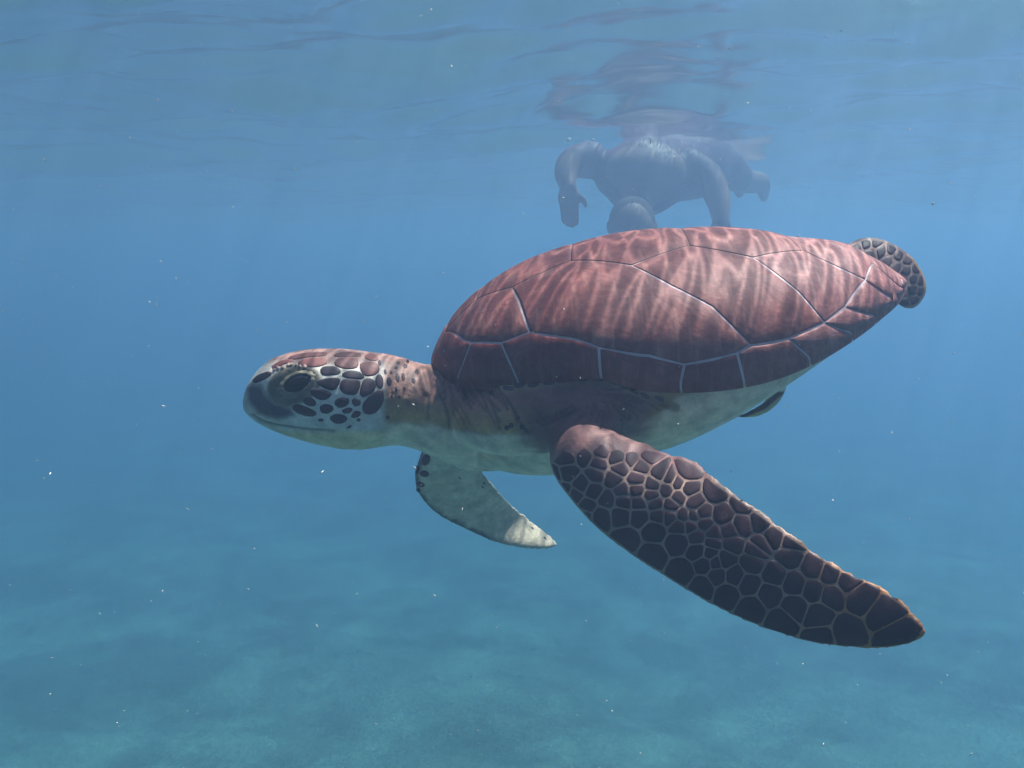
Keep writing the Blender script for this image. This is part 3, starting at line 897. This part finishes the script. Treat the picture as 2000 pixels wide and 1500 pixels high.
# ------------------------------------------------------------------ the swimmer beyond the turtle
def swimmer():
    root = empty('person', tuple(U(1250, 345, 4.1)))
    tag(root, 'person swimming face down at the surface with arms hanging, dim behind the turtle', 'person')
    b = MB()
    K = 1.18
    P = lambda x, y, d: U(x, y, 4.1 + (d - 3.2) * .70)
    def bar(*pr): loft(b, tube([p for p, r in pr], [r * K for p, r in pr], 18))
    ell = lambda C, ax: globals()['ell'](C, np.asarray(ax, float) * K)
    # trunk
    loft(b, ell(P(1254, 340, 3.2), (.180, .16, .120)))
    loft(b, ell(P(1258, 372, 3.2), (.140, .14, .085)))
    bar((P(1255, 345, 3.2), .15), (P(1305, 330, 3.55), .135), (P(1355, 322, 3.85), .14), (P(1385, 322, 4.02), .12))
    # legs
    for hx, kx, fx, ky in ((1372, 1405, 1430, 345), (1410, 1452, 1478, 352)):
        bar((P(hx, 325, 3.98), .085), (P((hx + kx) / 2, (325 + ky) / 2, 4.2), .075), (P(kx, ky, 4.42), .056), (P(fx, ky + 4, 4.62), .050), (P(fx + 10, ky, 4.82), .036))
        bar((P(fx + 10, ky, 4.82), .036), (P(fx + 12, ky + 14, 4.86), .036), (P(fx + 14, ky + 34, 4.93), .022))
    # neck and head, hanging down and forward
    bar((P(1248, 375, 3.10), .068), (P(1240, 412, 3.0), .054))
    loft(b, ell(P(1234, 446, 2.93), np.array([[.077, 0, 0], [0, .075, .055], [0, -.055, .085]])))
    loft(b, ell(P(1233, 464, 2.855), (.016, .02, .02)))
    for dx in (-44, 44): loft(b, ell(P(1234 + dx, 442, 2.94), (.012, .02, .028)))
    # arms with hands
    def arm(pts, rad, palm, fdir, spread):
        bar(*zip(pts, rad))
        w = pts[-1]
        loft(b, ell(w + palm * .045, np.array([spread * .042, np.cross(spread, palm) * .017, palm * .055])))
        for k, (o, L) in enumerate(((-.031, .062), (-.011, .078), (.010, .082), (.030, .072))):
            s = w + palm * .085 + spread * o
            bar((s, .0105), (s + palm * L * .5 + fdir * .008, .0095), (s + palm * L + fdir * .025, .0075))
        s = w + palm * .03 + spread * .035
        bar((s, .012), (s + palm * .025 + spread * .028, .011), (s + palm * .055 + spread * .034, .009))
    dn = np.array([.05, -.1, -.99]); dn /= np.linalg.norm(dn)
    xx = np.array([1., 0, .05]); xx -= dn * np.dot(xx, dn); xx /= np.linalg.norm(xx)
    arm([P(1150, 312, 3.18), P(1118, 318, 3.12), P(1106, 340, 3.06), P(1110, 366, 3.0)], [.072, .056, .044, .030], dn, np.array([0, -1, 0]), xx)
    arm([P(1345, 328, 3.18), P(1384, 350, 3.12), P(1402, 388, 3.06), P(1408, 430, 3.0)], [.075, .058, .046, .031], dn, np.array([0, -1, 0]), -xx)
    V, E, F = remesh(b, .006, 14)
    q = proj(V); c = np.repeat(np.array([[.22, .115, .10]]), len(V), 0)
    suit = (q[:, 2] > 3.99) & (q[:, 2] < 4.85) & (q[:, 1] < 412)
    c[suit] = (.11, .045, .065)
    o = mesh('body', V, F, M_person, root); color_attr(o, c)
    h = MB(); loft(h, ell(P(1234, 433, 2.955), np.array([[.082, 0, 0], [0, .078, .05], [0, -.055, .075]])))
    Vh, Eh, Fh = remesh(h, .008, 2)
    mesh('hair', Vh, Fh, plain('hair', (.08, .05, .05), .8, .1), root)
kp = NT('person_skin_and_swimwear'); ka = kp.node('ShaderNodeAttribute', attribute_name='pigment')
kc = kp.mix(ka.outputs['Color'], kp.ramp(kp.noise(12, kp.mapping((1, 1, 1)), 5), [(.3, (.8, .8, .8)), (.7, (1.15, 1.15, 1.15))]), 1.0, 'MULTIPLY')
M_person = kp.base(kc, .6, .2)
swimmer()

# ------------------------------------------------------------------ drifting specks and bubbles
def specks():
    mb = MB(); r = np.random.default_rng(21)
    for k in range(2600):
        d = .35 + 3.3 * r.random() ** 1.2
        p = U(r.uniform(-150, 2150), r.uniform(-50, 1550), d)
        if p[2] > -.03: continue
        s = (.0003 + .0006 * r.random() ** 3) * (.5 + .5 * d)
        a = r.normal(size=3); a /= np.linalg.norm(a); b = np.cross(a, r.normal(size=3)); b /= np.linalg.norm(b); c = np.cross(a, b)
        l = s * (1 + 2.2 * r.random() ** 2)
        v = [p + a * l, p - a * l, p + b * s * .8, p - b * s * .8, p + c * s * .5, p - c * s * .5]
        mb.add(v, [(0, 2, 4), (2, 1, 4), (1, 3, 4), (3, 0, 4), (2, 0, 5), (1, 2, 5), (3, 1, 5), (0, 3, 5)])
    o = mesh('drifting_particles', mb.v, mb.f, plain('particle', (.72, .62, .55), .7, .2, 300, .3))
    tag(o, 'tiny pale specks drifting in the water', kind='stuff')
specks()
def bubbles():
    k = NT('bubble_film'); k.base((.85, .88, .9), .08, .8)
    for x, y, d, rad, lab in ((1111, 273, 3.0, .008, 'larger bright air bubble beside the swimmer bent arm'), (1158, 273, 3.0, .005, 'smaller bright air bubble over the swimmer back')):
        mb = MB(); loft(mb, ell(U(x, y, d), (rad, rad, rad * .85), 14, 9))
        tag(mesh('air_bubble', mb.v, mb.f, k.m), lab, 'bubble', 'bubbles by the swimmer')
bubbles()
def froth():
    mb = MB(); r = np.random.default_rng(8)
    for k in range(220):
        x, y = 1376 + r.normal() * 8, 318 + r.normal() * 5
        rad = .001 + .0028 * r.random() ** 2
        loft(mb, ell(U(x + (y - 318) * .9, y, 4.3 + r.normal() * .03), (rad,) * 3, 8, 5))
    tag(mesh('froth', mb.v, mb.f, plain('bubble_froth', (.85, .88, .9), .2, .6)), 'small cloud of air bubbles beside the swimmer arm', kind='stuff')
froth()

# ------------------------------------------------------------------ the water itself: an even, closed volume
hz = MB()
x0, x1, y0, y1, z0, z1 = -58, 58, -58, 58, FLOOR_Z - 1.4, .32
hz.add([(x0, y0, z0), (x1, y0, z0), (x1, y1, z0), (x0, y1, z0), (x0, y0, z1), (x1, y0, z1), (x1, y1, z1), (x0, y1, z1)],
       [(0, 3, 2, 1), (4, 5, 6, 7), (0, 1, 5, 4), (1, 2, 6, 5), (2, 3, 7, 6), (3, 0, 4, 7)])
kh = NT('sea_water_haze'); kh.n.remove(kh.p)
pv = kh.node('ShaderNodeVolumePrincipled')
pv.inputs['Color'].default_value = (.24, .33, .52, 1)
pv.inputs['Absorption Color'].default_value = (0, .31, .68, 1)
pv.inputs['Density'].default_value = .35
pv.inputs['Anisotropy'].default_value = 0.55
kh.l.new(pv.outputs[0], kh.out.inputs['Volume'])
haze = mesh('haze', hz.v, hz.f, kh.m, smooth=False)
tag(haze, 'blue sea water that swallows distant things', kind='stuff')
